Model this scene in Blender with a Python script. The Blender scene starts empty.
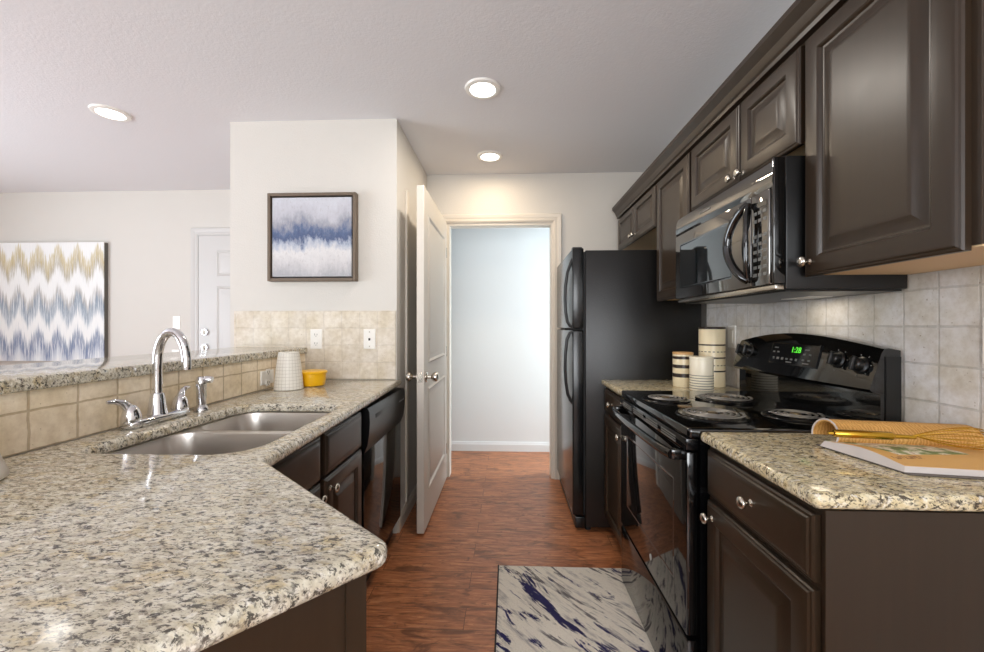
import bpy, bmesh, math, random
from mathutils import Vector, Matrix
from mathutils.geometry import tessellate_polygon
random.seed(7)
C = bpy.context.scene.collection
PI = math.pi

# ------------------------------------------------------------------ camera, world, lights, exposure
cam_data = bpy.data.cameras.new('camera'); cam = bpy.data.objects.new('camera', cam_data); C.objects.link(cam)
cam_data.sensor_width = 36; cam_data.lens = 36*402/984; cam_data.clip_start = .02
cam.location = (0, 0, 1.22); cam.rotation_euler = (PI/2, 0, math.atan(16/402))
bpy.context.scene.camera = cam
vs = bpy.context.scene.view_settings
vs.view_transform = 'Standard'; vs.look = 'None'; vs.gamma = 1; vs.use_curve_mapping = False
vs.exposure = 0.0
bpy.context.scene.cycles.max_bounces = 12
bpy.context.scene.cycles.diffuse_bounces = 6
bpy.context.scene.cycles.sample_clamp_indirect = 6

def lin(c):
    return tuple(((v/255)/12.92 if v/255 <= .04045 else ((v/255+.055)/1.055)**2.4) for v in c[:3])+(1,)

world = bpy.data.worlds.new('daylight'); bpy.context.scene.world = world; world.use_nodes = True
bg = world.node_tree.nodes['Background']; bg.inputs[0].default_value = (.80, .90, 1, 1); bg.inputs[1].default_value = 1.0

def area(name, loc, rot, sx, sy, power, color, parent=None, shape='RECTANGLE'):
    l = bpy.data.lights.new(name, 'AREA'); l.shape = shape; l.size = sx
    if shape == 'RECTANGLE': l.size_y = sy
    l.energy = power; l.color = color
    o = bpy.data.objects.new(name, l); C.objects.link(o); o.location = loc; o.rotation_euler = rot
    if parent:
        o.parent = parent; o.location = Vector(loc)-parent.location
    return o
# daylight through the patio window of the living room (left); added fill from behind and in the hall
area('window_daylight', (-4.9, .45, 1.1), (0, -PI/2-.5, 0), 2.0, 2.2, 130, (.84, .92, 1))
area('rear_fill_light', (-.3, -2.9, 1.5), (PI/2+.45, 0, 0), 2.6, 1.6, 118, (.95, .975, 1))  # fill lamp added behind the camera, at an unseen window opening
area('hall_fill_light', (1.85, 3.62, 1.3), (0, PI/2, 0), 1.8, .4, 46, (.77, .90, 1))  # fill lamp added in front of the closed hall end wall

# ------------------------------------------------------------------ node material helper
class G:
    def __init__(s, name, rough=.5, metal=0, base=None, **kw):
        s.mat = bpy.data.materials.new(name); s.mat.use_nodes = True; s.nt = s.mat.node_tree
        s.b = s.nt.nodes['Principled BSDF']
        s.b.inputs['Roughness'].default_value = rough; s.b.inputs['Metallic'].default_value = metal
        if base is not None: s.b.inputs['Base Color'].default_value = lin(base)
        for k, v in kw.items(): s.b.inputs[k.replace('_', ' ')].default_value = v
    def n(s, typ, ins={}, **props):
        x = s.nt.nodes.new('ShaderNode'+typ)
        for k, v in props.items(): setattr(x, k, v)
        for k, v in ins.items(): s.put(x.inputs[k], v)
        return x
    def put(s, sock, v):
        if hasattr(v, 'is_linked'): s.nt.links.new(v, sock)
        else: sock.default_value = v
    def m(s, op, a, b=0., c=0.):
        return s.n('Math', {0: a, 1: b, 2: c}, operation=op).outputs[0]
    def mix(s, f, a, b, blend='MIX'):
        return s.n('Mix', {0: f, 6: a, 7: b}, data_type='RGBA', blend_type=blend).outputs[2]
    def ramp(s, f, stops, interp='LINEAR'):
        r = s.n('ValToRGB', {0: f}); e = r.color_ramp; e.interpolation = interp
        while len(e.elements) < len(stops): e.elements.new(.5)
        for el, (p, c) in zip(e.elements, stops):
            el.position = p; el.color = c if len(c) == 4 else lin(c)
        return r.outputs[0]
    def pos(s): return s.n('NewGeometry').outputs['Position']
    def obj(s): return s.n('TexCoord').outputs['Object']
    def xyz(s, v):
        o = s.n('SeparateXYZ', {0: v}).outputs; return o[0], o[1], o[2]
    def vec(s, x, y, z=0.): return s.n('CombineXYZ', {0: x, 1: y, 2: z}).outputs[0]
    def scale(s, v, sc): return s.n('VectorMath', {0: v, 1: sc}, operation='MULTIPLY').outputs[0]
    def noise(s, v, sc, det=3, rough=.5, dist=0):
        return s.n('TexNoise', {'Vector': v, 'Scale': sc, 'Detail': det, 'Roughness': rough, 'Distortion': dist}).outputs[0]
    def col(s, v): s.put(s.b.inputs['Base Color'], v)
    def bump(s, h, strength=.3, dist=.01):
        s.put(s.b.inputs['Normal'], s.n('Bump', {'Strength': strength, 'Distance': dist, 'Height': h}).outputs[0])

M = {}
def simple(key, name, base, rough=.5, metal=0, **kw):
    M[key] = G(name, rough, metal, base, **kw).mat
def paint(key, name, base, rough=.85, bs=.25, sc=140):
    g = G(name, rough, 0, base); g.bump(g.noise(g.pos(), sc, 3), bs, .003); M[key] = g.mat
paint('wall', 'wall_paint', (213, 209, 202), bs=.35)
paint('ceiling', 'ceiling_texture', (228, 228, 231), .9, .3, 90)
paint('trim', 'trim_paint', (216, 208, 196), .45, .03)
paint('hall', 'hall_paint', (226, 229, 230), bs=.2)
paint('door', 'door_paint', (214, 207, 196), .42, .05)
paint('white_door', 'entry_door_paint', (204, 202, 199), .4, .03)
simple('plastic', 'white_plastic', (240, 238, 232), .3)
simple('slot', 'dark_slot', (40, 38, 36), .5)
simple('chrome', 'chrome', (225, 225, 228), .07, 1)
simple('nickel', 'satin_nickel', (205, 198, 186), .25, 1)
simple('mw_window', 'microwave_window', (20, 24, 25), .03, 0, IOR=2.9)
simple('gloss_black', 'gloss_black', (10, 10, 10), .06, 0, IOR=1.7)
simple('enamel', 'black_enamel', (11, 11, 12), .12)
simple('black_plastic', 'black_plastic', (16, 16, 16), .32)
simple('rubber', 'dark_rubber', (12, 12, 12), .6)
simple('dark_glass', 'oven_glass', (30, 30, 31), .05, 0, IOR=2.0)
simple('mw_glass', 'microwave_glass', (22, 19, 15), .035, 0, IOR=3.0)
simple('coil', 'coil_metal', (150, 147, 142), .42, .7)
simple('medal', 'coil_medallion', (190, 170, 140), .35, 1)
simple('mark', 'printed_marks', (185, 185, 182), .5)
simple('mark_dim', 'faint_marks', (112, 112, 108), .5)
simple('yellow', 'yellow_glaze', (240, 182, 12), .3)
simple('gold', 'gold_metal', (212, 168, 62), .22, 1)
simple('pages', 'page_edges', (196, 188, 183), .8)
simple('cover', 'book_cover', (92, 84, 78), .6)
simple('frame', 'bronze_frame', (112, 98, 84), .5, .2)
simple('canvas_edge', 'dark_canvas_edge', (98, 94, 88), .7)
simple('birch', 'birch_ply', (218, 190, 148), .55)
simple('cork', 'bamboo_lid', (205, 160, 105), .5)
simple('brown', 'brown_glaze', (48, 37, 30), .35)
simple('cream', 'cream_glaze', (232, 216, 180), .3)
simple('ivory', 'ivory_glaze', (242, 232, 208), .3)
simple('rugedge', 'rug_binding', (42, 38, 40), .9)
g = G('lamp_lens', .5, 0, (255, 255, 255)); g.b.inputs['Emission Color'].default_value = (1, .97, .92, 1); g.b.inputs['Emission Strength'].default_value = 5; M['lens'] = g.mat
g = G('clock_digits', .5, 0, (20, 60, 10)); g.b.inputs['Emission Color'].default_value = (.12, .9, .05, 1); g.b.inputs['Emission Strength'].default_value = 1.1; M['digits'] = g.mat

def steel():
    g = G('brushed_stainless', .3, 1, (214, 209, 204))
    x, y, z = g.xyz(g.pos()); h = g.noise(g.vec(g.m('MULTIPLY', x, 30.), g.m('MULTIPLY', y, 900.), g.m('MULTIPLY', z, 30.)), 1, 2)
    g.put(g.b.inputs['Roughness'], g.m('MULTIPLY_ADD', h, .15, .24)); g.bump(h, .04, .001); return g.mat
M['steel'] = steel()

def espresso():
    g = G('espresso_wood', .33, 0)
    p = g.pos(); x, y, z = g.xyz(p)
    gr = g.noise(g.vec(g.m('MULTIPLY', x, 60.), g.m('MULTIPLY', y, 60.), g.m('MULTIPLY', z, 3.)), 1, 4, .6)
    cl = g.noise(p, 3.5, 3)
    c = g.mix(gr, lin((34, 25, 16)), lin((52, 39, 27)))
    c = g.mix(g.m('MULTIPLY', cl, .5), c, lin((58, 45, 32)))
    g.col(c); g.put(g.b.inputs['Roughness'], g.m('MULTIPLY_ADD', cl, .16, .25)); g.bump(gr, .05, .001)
    return g.mat
M['espresso'] = espresso()

def granite(key, tint, dark, gold, seed):
    g = G('granite_'+key, .09, 0, Specular_IOR_Level=.5)
    p = g.n('VectorMath', {0: g.pos(), 1: (seed, seed*.7, 0)}, operation='ADD').outputs[0]
    r = g.n('Mapping', {'Vector': p, 'Rotation': (0, 0, .75), 'Scale': (1, 2.1, 1.5)}).outputs[0]
    B = (0, 0, 0, 1); W = (1, 1, 1, 1)
    base = g.ramp(g.noise(r, 40, 5, .65), [(.32, tint[0]), (.5, tint[1]), (.66, tint[2])])
    gd = g.ramp(g.noise(r, 18, 4, .65, .3), [(.52, B), (.64, W)])
    base = g.mix(g.m('MULTIPLY', gd, .5), base, lin(gold))
    gray = g.ramp(g.noise(r, 36, 5, .7, .3), [(.52, B), (.60, W)])
    base = g.mix(g.m('MULTIPLY', gray, .55), base, lin((150, 141, 130)))
    d = g.ramp(g.noise(r, 66, 6, .72, .5), [(.525, B), (.575, W)])
    mask = g.ramp(g.noise(r, 17, 3, .6), [(.33, B), (.46, W)])
    base = g.mix(g.m('MULTIPLY', g.m('MULTIPLY', d, mask), .92), base, lin(dark))
    base = g.mix(g.m('MULTIPLY', g.ramp(g.noise(r, 125, 3, .6), [(.55, B), (.63, W)]), .7), base, lin((84, 75, 68)))
    base = g.mix(g.m('MULTIPLY', g.ramp(g.noise(p, 75, 3, .6), [(.60, B), (.68, W)]), .7), base, lin((242, 238, 228)))
    g.col(base); return g.mat
M['granite'] = granite('light', ((188, 180, 158), (210, 203, 184), (230, 226, 213)), (58, 55, 52), (204, 180, 124), 0)
M['granite_warm'] = granite('warm', ((196, 180, 140), (216, 202, 164), (230, 221, 194)), (54, 46, 40), (198, 168, 104), 3.3)  # same granite, with the warmer light on the right tinted into its colours

def tile(key, axis, off, pitch, c1, c2, grout, zoff=.907, pz=.104):
    g = G('tumbled_tile_'+key, .5)
    p = g.pos(); x, y, z = g.xyz(p)
    w = g.noise(p, 22, 2); w2 = g.noise(p, 17, 2)
    a = {'x': x, 'y': y}[axis]
    u = g.m('ADD', g.m('DIVIDE', g.m('SUBTRACT', a, off), pitch), g.m('MULTIPLY', g.m('SUBTRACT', w, .5), .06))
    v = g.m('ADD', g.m('DIVIDE', g.m('SUBTRACT', z, zoff), pz), g.m('MULTIPLY', g.m('SUBTRACT', w2, .5), .06))
    br = g.n('TexBrick', {'Vector': g.vec(u, v), 'Color1': lin(c1), 'Color2': lin(c2), 'Mortar': lin(grout), 'Scale': 1., 'Mortar Size': .034, 'Mortar Smooth': .35, 'Bias': 0., 'Brick Width': 1., 'Row Height': 1.}, offset=0, squash=1)
    mot = g.ramp(g.noise(p, 40, 5, .65), [(.3, (234, 230, 224)), (.62, (255, 255, 255))])
    cl = g.ramp(g.noise(p, 9, 3), [(.35, (240, 236, 226)), (.6, (255, 255, 255))])
    pit = g.ramp(g.noise(p, 120, 2), [(.22, (190, 178, 160)), (.30, (255, 255, 255))])
    c = g.mix(1., g.mix(1., g.mix(1., br.outputs[0], mot, 'MULTIPLY'), cl, 'MULTIPLY'), pit, 'MULTIPLY')
    g.col(c); g.bump(g.m('ADD', g.m('MULTIPLY', br.outputs[1], -1.), g.m('MULTIPLY', g.noise(p, 60, 3), .25)), .5, .004)
    return g.mat
M['tile_back'] = tile('partition', 'x', -.66, .1065, (232, 224, 210), (224, 216, 203), (222, 214, 202), pz=.1)
M['tile_bar'] = tile('bar', 'y', 2.34, .115, (250, 236, 212), (243, 229, 206), (208, 190, 162), zoff=.907, pz=.1)
M['tile_right'] = tile('right', 'y', 1.132, .096, (228, 226, 224), (218, 216, 215), (206, 204, 202), pz=.104)  # greyer tile colours carry the cooler light on this wall

def floor_mat():
    g = G('hand_scraped_laminate', .3)
    p = g.pos(); x, y, z = g.xyz(p)
    br = g.n('TexBrick', {'Vector': g.vec(g.m('ADD', x, .18), g.m('ADD', y, .045)), 'Color1': (.25, .25, .25, 1), 'Color2': (.8, .8, .8, 1), 'Mortar': (0, 0, 0, 1), 'Scale': 1., 'Mortar Size': .0018, 'Mortar Smooth': .3, 'Bias': 0., 'Brick Width': 1.2, 'Row Height': .127}, offset=.37, squash=1)
    shift = g.m('MULTIPLY', br.outputs[0], 9.)
    gr = g.noise(g.vec(g.m('MULTIPLY', x, 9.), g.m('ADD', g.m('MULTIPLY', y, 70.), shift), shift), 1, 5, .65, .5)
    bl = g.noise(g.vec(g.m('MULTIPLY', x, 5.), g.m('ADD', g.m('MULTIPLY', y, 13.), shift), shift), 1, 4, .6, 1.)
    c = g.ramp(gr, [(.28, (100, 60, 38)), (.5, (170, 106, 68)), (.72, (212, 148, 102))])
    dk = g.ramp(bl, [(.34, (1, 1, 1, 1)), (.48, (0, 0, 0, 1))])
    c = g.mix(g.m('MULTIPLY', dk, .7), c, lin((66, 40, 27)))
    kn = g.ramp(g.noise(g.vec(g.m('MULTIPLY', x, 9.), g.m('MULTIPLY', y, 16.), shift), 1, 3, .6, 2.), [(.60, (0, 0, 0, 1)), (.70, (1, 1, 1, 1))])
    c = g.mix(g.m('MULTIPLY', kn, .65), c, lin((66, 36, 24)))
    c = g.mix(.2, c, g.mix(br.outputs[0], lin((140, 86, 54)), lin((188, 122, 80))), 'MIX')
    c = g.mix(g.m('MULTIPLY', br.outputs[1], .7), c, lin((60, 32, 20)))
    g.col(c); g.put(g.b.inputs['Roughness'], g.m('MULTIPLY_ADD', gr, .2, .22))
    g.bump(g.m('SUBTRACT', g.m('ADD', g.m('MULTIPLY', gr, .4), bl), br.outputs[1]), .25, .004); return g.mat
M['floor'] = floor_mat()

def rug_mat():
    g = G('rug_pile', .95)
    p = g.pos()
    r = g.n('Mapping', {'Vector': p, 'Rotation': (0, 0, .86), 'Scale': (1, 1, 1)}).outputs[0]
    x, y, z = g.xyz(r)
    s1 = g.noise(g.vec(g.m('MULTIPLY', x, 2.2), g.m('MULTIPLY', y, 9.)), 1, 5, .68, .6)
    s2 = g.noise(g.vec(g.m('ADD', g.m('MULTIPLY', x, 3.), 7.), g.m('MULTIPLY', y, 15.)), 1, 5, .7, .6)
    s3 = g.noise(g.vec(g.m('ADD', g.m('MULTIPLY', x, 6.), 3.), g.m('MULTIPLY', y, 40.)), 1, 4, .7, .4)
    c = g.mix(g.noise(p, 160, 2), lin((222, 211, 194)), lin((252, 246, 236)))
    c = g.mix(g.m('MULTIPLY', g.ramp(s3, [(.52, (0, 0, 0, 1)), (.66, (1, 1, 1, 1))]), .6), c, lin((140, 134, 138)))
    c = g.mix(g.m('MULTIPLY', g.ramp(s2, [(.565, (0, 0, 0, 1)), (.61, (1, 1, 1, 1))]), .85), c, lin((72, 66, 74)))
    c = g.mix(g.ramp(s1, [(.555, (0, 0, 0, 1)), (.59, (1, 1, 1, 1))]), c, lin((36, 32, 84)))
    s4 = g.noise(g.vec(g.m('ADD', g.m('MULTIPLY', x, 4.), 19.), g.m('ADD', g.m('MULTIPLY', y, 16.), 5.)), 1, 5, .7, .5)
    c = g.mix(g.ramp(s4, [(.595, (0, 0, 0, 1)), (.625, (1, 1, 1, 1))]), c, lin((40, 36, 92)))
    g.col(c); g.bump(g.noise(p, 320, 3), .8, .008); return g.mat
M['rug'] = rug_mat()

def fridge_side():
    g = G('textured_black_steel', .3, 0, (22, 21, 20)); p = g.pos()
    g.bump(g.noise(p, 190, 3), .35, .003)
    sc = g.ramp(g.noise(p, 30, 6, .75, .8), [(.6, (0, 0, 0, 1)), (.8, (1, 1, 1, 1))])
    g.col(g.mix(g.m('MULTIPLY', sc, .25), lin((22, 21, 20)), lin((90, 86, 80)))); return g.mat
M['fridge_side'] = fridge_side()
M['fridge_door'] = (lambda g: (g.bump(g.noise(g.pos(), 190, 3), .12, .002), g.mat)[1])(G('black_fridge_door', .2, 0, (16, 17, 18)))

def art_storm(x0, w, z0, h):
    g = G('abstract_painting', .6); x, y, z = g.xyz(g.pos())
    u = g.m('DIVIDE', g.m('SUBTRACT', x, x0), w); v = g.m('DIVIDE', g.m('SUBTRACT', z, z0), h)
    st = g.noise(g.vec(g.m('MULTIPLY', u, 22.), g.m('MULTIPLY', v, 9.)), 1, 5, .7)
    lo = g.noise(g.vec(g.m('MULTIPLY', u, 3.), g.m('MULTIPLY', v, 2.)), 1, 3)
    d = g.m('ADD', g.m('ADD', v, g.m('MULTIPLY', g.m('SUBTRACT', st, .5), .34)), g.m('MULTIPLY', g.m('SUBTRACT', lo, .5), .42))
    c = g.ramp(d, [(0, (168, 168, 172)), (.12, (196, 194, 196)), (.3, (216, 214, 214)), (.42, (168, 176, 192)), (.5, (70, 86, 122)), (.56, (88, 104, 138)), (.66, (150, 152, 164)), (.78, (186, 186, 194)), (.95, (200, 202, 210))])
    sp = g.ramp(g.noise(g.vec(g.m('MULTIPLY', u, 40.), g.m('MULTIPLY', v, 22.)), 1, 4, .7), [(.56, (0, 0, 0, 1)), (.68, (1, 1, 1, 1))])
    c = g.mix(g.m('MULTIPLY', sp, .35), c, lin((150, 140, 138)))
    g.col(c); return g.mat
def art_zigzag(x0, w, z0, h):
    g = G('ikat_zigzag_canvas', .7); x, y, z = g.xyz(g.pos())
    u = g.m('SUBTRACT', x, x0); v = g.m('DIVIDE', g.m('SUBTRACT', z, z0), h)
    st = g.noise(g.vec(g.m('MULTIPLY', u, 95.), g.m('MULTIPLY', v, 3.)), 1, 3, .6)
    tri = g.m('PINGPONG', g.m('ADD', u, .03), .093)
    zz = g.m('ADD', g.m('ADD', v, g.m('MULTIPLY', tri, 1.55)), g.m('MULTIPLY', g.m('SUBTRACT', st, .5), .26))
    W = (236, 236, 234)
    c = g.ramp(zz, [(0, W), (.10, (190, 196, 206)), (.17, (112, 126, 158)), (.25, (130, 142, 164)), (.31, W), (.40, W), (.46, (156, 168, 180)), (.55, (134, 146, 160)), (.61, (182, 178, 172)), (.66, W), (.77, W), (.83, (176, 168, 150)), (.9, (192, 176, 134)), (.97, (204, 192, 158)), (1.0, W)])
    wh = g.ramp(g.noise(g.vec(g.m('MULTIPLY', u, 140.), g.m('MULTIPLY', v, 5.)), 1, 3, .7), [(.47, (0, 0, 0, 1)), (.62, (1, 1, 1, 1))])
    c = g.mix(g.m('MULTIPLY', wh, .88), c, lin((230, 231, 231)))
    g.col(c); return g.mat

def page_mat():
    g = G('cookbook_page', .45); x, y, z = g.xyz(g.obj())
    n = g.noise(g.vec(g.m('MULTIPLY', x, 1.), y), 26, 4, .6, .4)
    ph = g.ramp(n, [(.3, (58, 74, 36)), (.43, (120, 140, 80)), (.5, (214, 206, 180)), (.56, (232, 226, 210)), (.64, (150, 110, 70)), (.72, (96, 110, 52))])
    # a photograph printed on the upper part of the page
    inx = g.m('MULTIPLY', g.m('GREATER_THAN', g.m('ADD', x, g.m('MULTIPLY', y, .4)), -.12), g.m('LESS_THAN', x, .06))
    iny = g.m('MULTIPLY', g.m('GREATER_THAN', y, -.07), g.m('LESS_THAN', y, .2))
    txt = g.m('MULTIPLY', g.m('MULTIPLY', g.m('LESS_THAN', y, -.076), g.m('GREATER_THAN', y, -.09)), g.m('LESS_THAN', g.m('ABSOLUTE', g.m('ADD', x, .085)), .03))
    lt = g.m('MULTIPLY', txt, g.m('GREATER_THAN', g.noise(g.vec(g.m('MULTIPLY', x, 5.), y), 60, 1), .48))
    c = g.mix(g.m('MULTIPLY', inx, iny), lin((212, 164, 96)), ph)
    c = g.mix(g.m('MULTIPLY', lt, .7), c, lin((110, 62, 40)))
    g.col(c); return g.mat
M['page'] = page_mat()
def curl_mat():
    g = G('cookbook_orange_page', .55); x, y, z = g.xyz(g.obj())
    n = g.n('TexWave', {'Vector': g.vec(x, y, z), 'Scale': 42., 'Distortion': 9., 'Detail': 2., 'Detail Scale': 1.2}).outputs[1]
    g.col(g.mix(n, lin((192, 138, 66)), lin((220, 172, 100)))); return g.mat
M['curl'] = curl_mat()

def grid_cup():
    g = G('grid_glaze', .45); x, y, z = g.xyz(g.obj())
    ang = g.m('MULTIPLY', g.m('ARCTAN2', y, x), 24/(2*PI))
    a = g.m('LESS_THAN', g.m('FRACT', ang), .09); b = g.m('LESS_THAN', g.m('FRACT', g.m('MULTIPLY', z, 62.)), .1)
    g.col(g.mix(g.m('MULTIPLY', g.m('MAXIMUM', a, b), .55), lin((232, 228, 218)), lin((150, 140, 124)))); return g.mat
M['grid'] = grid_cup()

# ------------------------------------------------------------------ mesh helper
class MB:
    def __init__(s): s.bm = bmesh.new()
    def box(s, x0, x1, y0, y1, z0, z1, b=0, seg=2):
        t = bmesh.new(); r = bmesh.ops.create_cube(t, size=1)
        for v in t.verts: v.co = ((x0+x1)/2+v.co.x*(x1-x0), (y0+y1)/2+v.co.y*(y1-y0), (z0+z1)/2+v.co.z*(z1-z0))
        if b: bmesh.ops.bevel(t, geom=list(t.edges), offset=b, segments=seg, affect='EDGES', profile=.5)
        s.join(t); return s
    def join(s, t, mat=None):
        if mat is not None: bmesh.ops.transform(t, matrix=mat, verts=t.verts)
        me = bpy.data.meshes.new('tmp'); t.to_mesh(me); t.free(); s.bm.from_mesh(me); bpy.data.meshes.remove(me); return s
    def loops(s, loops, close=True, cap0=True, cap1=True):
        """skin consecutive vertex rings"""
        vv = [[s.bm.verts.new(p) for p in l] for l in loops]
        n = len(vv[0])
        for a, b in zip(vv, vv[1:]):
            for i in range(n if close else n-1):
                j = (i+1) % n
                try: s.bm.faces.new((a[i], a[j], b[j], b[i]))
                except ValueError: pass
        if cap0: s.bm.faces.new(list(reversed(vv[0])))
        if cap1: s.bm.faces.new(vv[-1])
        return s
    def lathe(s, prof, c=(0, 0, 0), seg=32, axis='z', cap0=True, cap1=True):
        L = []
        for r, h in prof:
            ring = []
            for k in range(seg):
                a = 2*PI*k/seg; p = (r*math.cos(a), r*math.sin(a), h)
                if axis == 'x': p = (h, p[0], p[1])
                if axis == '-x': p = (-h, p[1], p[0])
                if axis == 'y': p = (p[1], h, p[0])
                if axis == '-y': p = (p[0], -h, p[1])
                ring.append((c[0]+p[0], c[1]+p[1], c[2]+p[2]))
            L.append(ring)
        return s.loops(L, True, cap0, cap1)
    def tube(s, pts, r, seg=10, closed=False, flat=1.0):
        pts = [Vector(p) for p in pts]; n = len(pts); L = []; prev = None
        for i, p in enumerate(pts):
            if closed: t = pts[(i+1) % n]-pts[i-1]
            else: t = pts[min(i+1, n-1)]-pts[max(i-1, 0)]
            t.normalize()
            if prev is None:
                a = Vector((0, 0, 1)) if abs(t.z) < .9 else Vector((1, 0, 0))
                u = t.cross(a).normalized()
            else:
                u = (prev-t*prev.dot(t)).normalized()
            prev = u; w = t.cross(u); rr = r[i] if isinstance(r, (list, tuple)) else r
            L.append([p+u*math.cos(2*PI*k/seg)*rr+w*math.sin(2*PI*k/seg)*rr*flat for k in range(seg)])
        if closed: L.append(L[0]); return s.loops(L, True, False, False)
        return s.loops(L)
    def prism(s, prof, a0, a1, axis='y'):
        """extrude a closed outline; for axis y the outline is (x,z), for x it is (y,z), for z it is (x,y)"""
        f = {'y': lambda p, a: (p[0], a, p[1]), 'x': lambda p, a: (a, p[0], p[1]), 'z': lambda p, a: (p[0], p[1], a)}[axis]
        return s.loops([[f(p, a0) for p in prof], [f(p, a1) for p in prof]])
    def panel(s, o, U, V, N, w, h, prof, t=None):
        """raised/recessed panel: prof lists (inset, height) from the outer back edge to the centre"""
        o, U, V, N = map(Vector, (o, U, V, N)); L = []
        for i, d in prof:
            L.append([o+U*a+V*b+N*d for a, b in ((i, i), (w-i, i), (w-i, h-i), (i, h-i))])
        return s.loops(L)
    def slab(s, outer, holes, z0, z1, b, seg=4):
        def inset(poly, d):
            n = len(poly); out = []
            for i in range(n):
                p0, p, p1 = (Vector(poly[i-1]), Vector(poly[i]), Vector(poly[(i+1) % n]))
                e0 = (p-p0).normalized(); e1 = (p1-p).normalized()
                n0 = Vector((-e0.y, e0.x)); n1 = Vector((-e1.y, e1.x)); m = (n0+n1)
                m = m.normalized(); k = max(.4, m.dot(n0)); out.append(p+m*(d/k))
            return out
        steps = [(b*(1-math.sin(a)), b*(1-math.cos(a))) for a in [PI/2*k/seg for k in range(seg+1)]]
        prof = [(i, z0+h) for i, h in steps][:] 
        prof = [(b*(1-math.sin(PI/2*k/seg)), z0+b*(1-math.cos(PI/2*k/seg))) for k in range(seg+1)]
        prof += [(b*(1-math.cos(PI/2*k/seg)), z1-b*(1-math.sin(PI/2*k/seg))) for k in range(seg+1)]
        caps = {0: [], -1: []}
        for poly in [outer]+holes:
            rings = [[(p.x, p.y, z) for p in inset(poly, i)] for i, z in prof]
            vv = [[s.bm.verts.new(p) for p in r] for r in rings]; n = len(poly)
            for a, c in zip(vv, vv[1:]):
                for i in range(n):
                    j = (i+1) % n; s.bm.faces.new((a[i], a[j], c[j], c[i]))
            caps[0].append(vv[0]); caps[-1].append(vv[-1])
        for key, flip in ((0, True), (-1, False)):
            flat = [v for l in caps[key] for v in l]
            for tri in tessellate_polygon([[v.co for v in l] for l in caps[key]]):
                vs_ = [flat[i] for i in tri]
                try: s.bm.faces.new(vs_)
                except ValueError: pass
        return s
    def xf(s, mat): bmesh.ops.transform(s.bm, matrix=mat, verts=s.bm.verts); return s
    def build(s, name, mat, parent=None, origin=None, smooth=True, ang=.62):
        bmesh.ops.remove_doubles(s.bm, verts=s.bm.verts, dist=1e-6)
        bmesh.ops.recalc_face_normals(s.bm, faces=s.bm.faces)
        if parent is not None:
            r = parent
            while r.parent: r = r.parent
            org = Vector(r.location)
        elif origin is not None: org = Vector(origin)
        else:
            xs = [v.co for v in s.bm.verts]
            org = Vector(((min(v.x for v in xs)+max(v.x for v in xs))/2, (min(v.y for v in xs)+max(v.y for v in xs))/2, min(v.z for v in xs)))
        for v in s.bm.verts: v.co -= org
        me = bpy.data.meshes.new(name); s.bm.to_mesh(me); s.bm.free()
        me.materials.append(M[mat] if isinstance(mat, str) else mat)
        if smooth:
            for p in me.polygons: p.use_smooth = True
            me.set_sharp_from_angle(angle=ang)
        o = bpy.data.objects.new(name, me); C.objects.link(o)
        if parent is not None: o.parent = parent
        else: o.location = org
        return o

def tag(o, label, cat, group=None):
    o['label'] = label; o['category'] = cat
    if group: o['group'] = group
    return o
def thing(name, loc, label, cat, group=None):
    o = bpy.data.objects.new(name, None); o.empty_display_size = .05; C.objects.link(o); o.location = loc
    return tag(o, label, cat, group)
def struct(o, label=None, cat=None):
    o['kind'] = 'structure'
    if label: o['label'] = label
    if cat: o['category'] = cat
    return o
def round_poly(pts, rad, seg=6):
    """round the corners of a counter-clockwise polygon; rad is one radius or one per corner"""
    out = []; n = len(pts)
    for i in range(n):
        r = rad[i] if isinstance(rad, (list, tuple)) else rad
        p0, p, p1 = Vector(pts[i-1]), Vector(pts[i]), Vector(pts[(i+1) % n])
        if r <= 0: out.append((p.x, p.y)); continue
        a = (p0-p).normalized(); b = (p1-p).normalized(); th = a.angle(b); d = r/math.tan(th/2)
        c = p+(a+b).normalized()*(r/math.sin(th/2)); s_ = p+a*d; e_ = p+b*d
        a0 = math.atan2(s_.y-c.y, s_.x-c.x); a1 = math.atan2(e_.y-c.y, e_.x-c.x); da = (a1-a0+PI) % (2*PI)-PI
        for k in range(seg+1): out.append((c.x+r*math.cos(a0+da*k/seg), c.y+r*math.sin(a0+da*k/seg)))
    return out
def text_mesh(mb, txt, size, mat, depth=.0006):
    cu = bpy.data.curves.new('t', 'FONT'); cu.body = txt; cu.size = size; cu.extrude = depth; cu.align_x = 'CENTER'; cu.align_y = 'CENTER'
    o = bpy.data.objects.new('t', cu); C.objects.link(o)
    me = bpy.data.meshes.new_from_object(o.evaluated_get(bpy.context.evaluated_depsgraph_get()))
    t = bmesh.new(); t.from_mesh(me); mb.join(t, mat); bpy.data.objects.remove(o); bpy.data.meshes.remove(me); bpy.data.curves.remove(cu)

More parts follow.
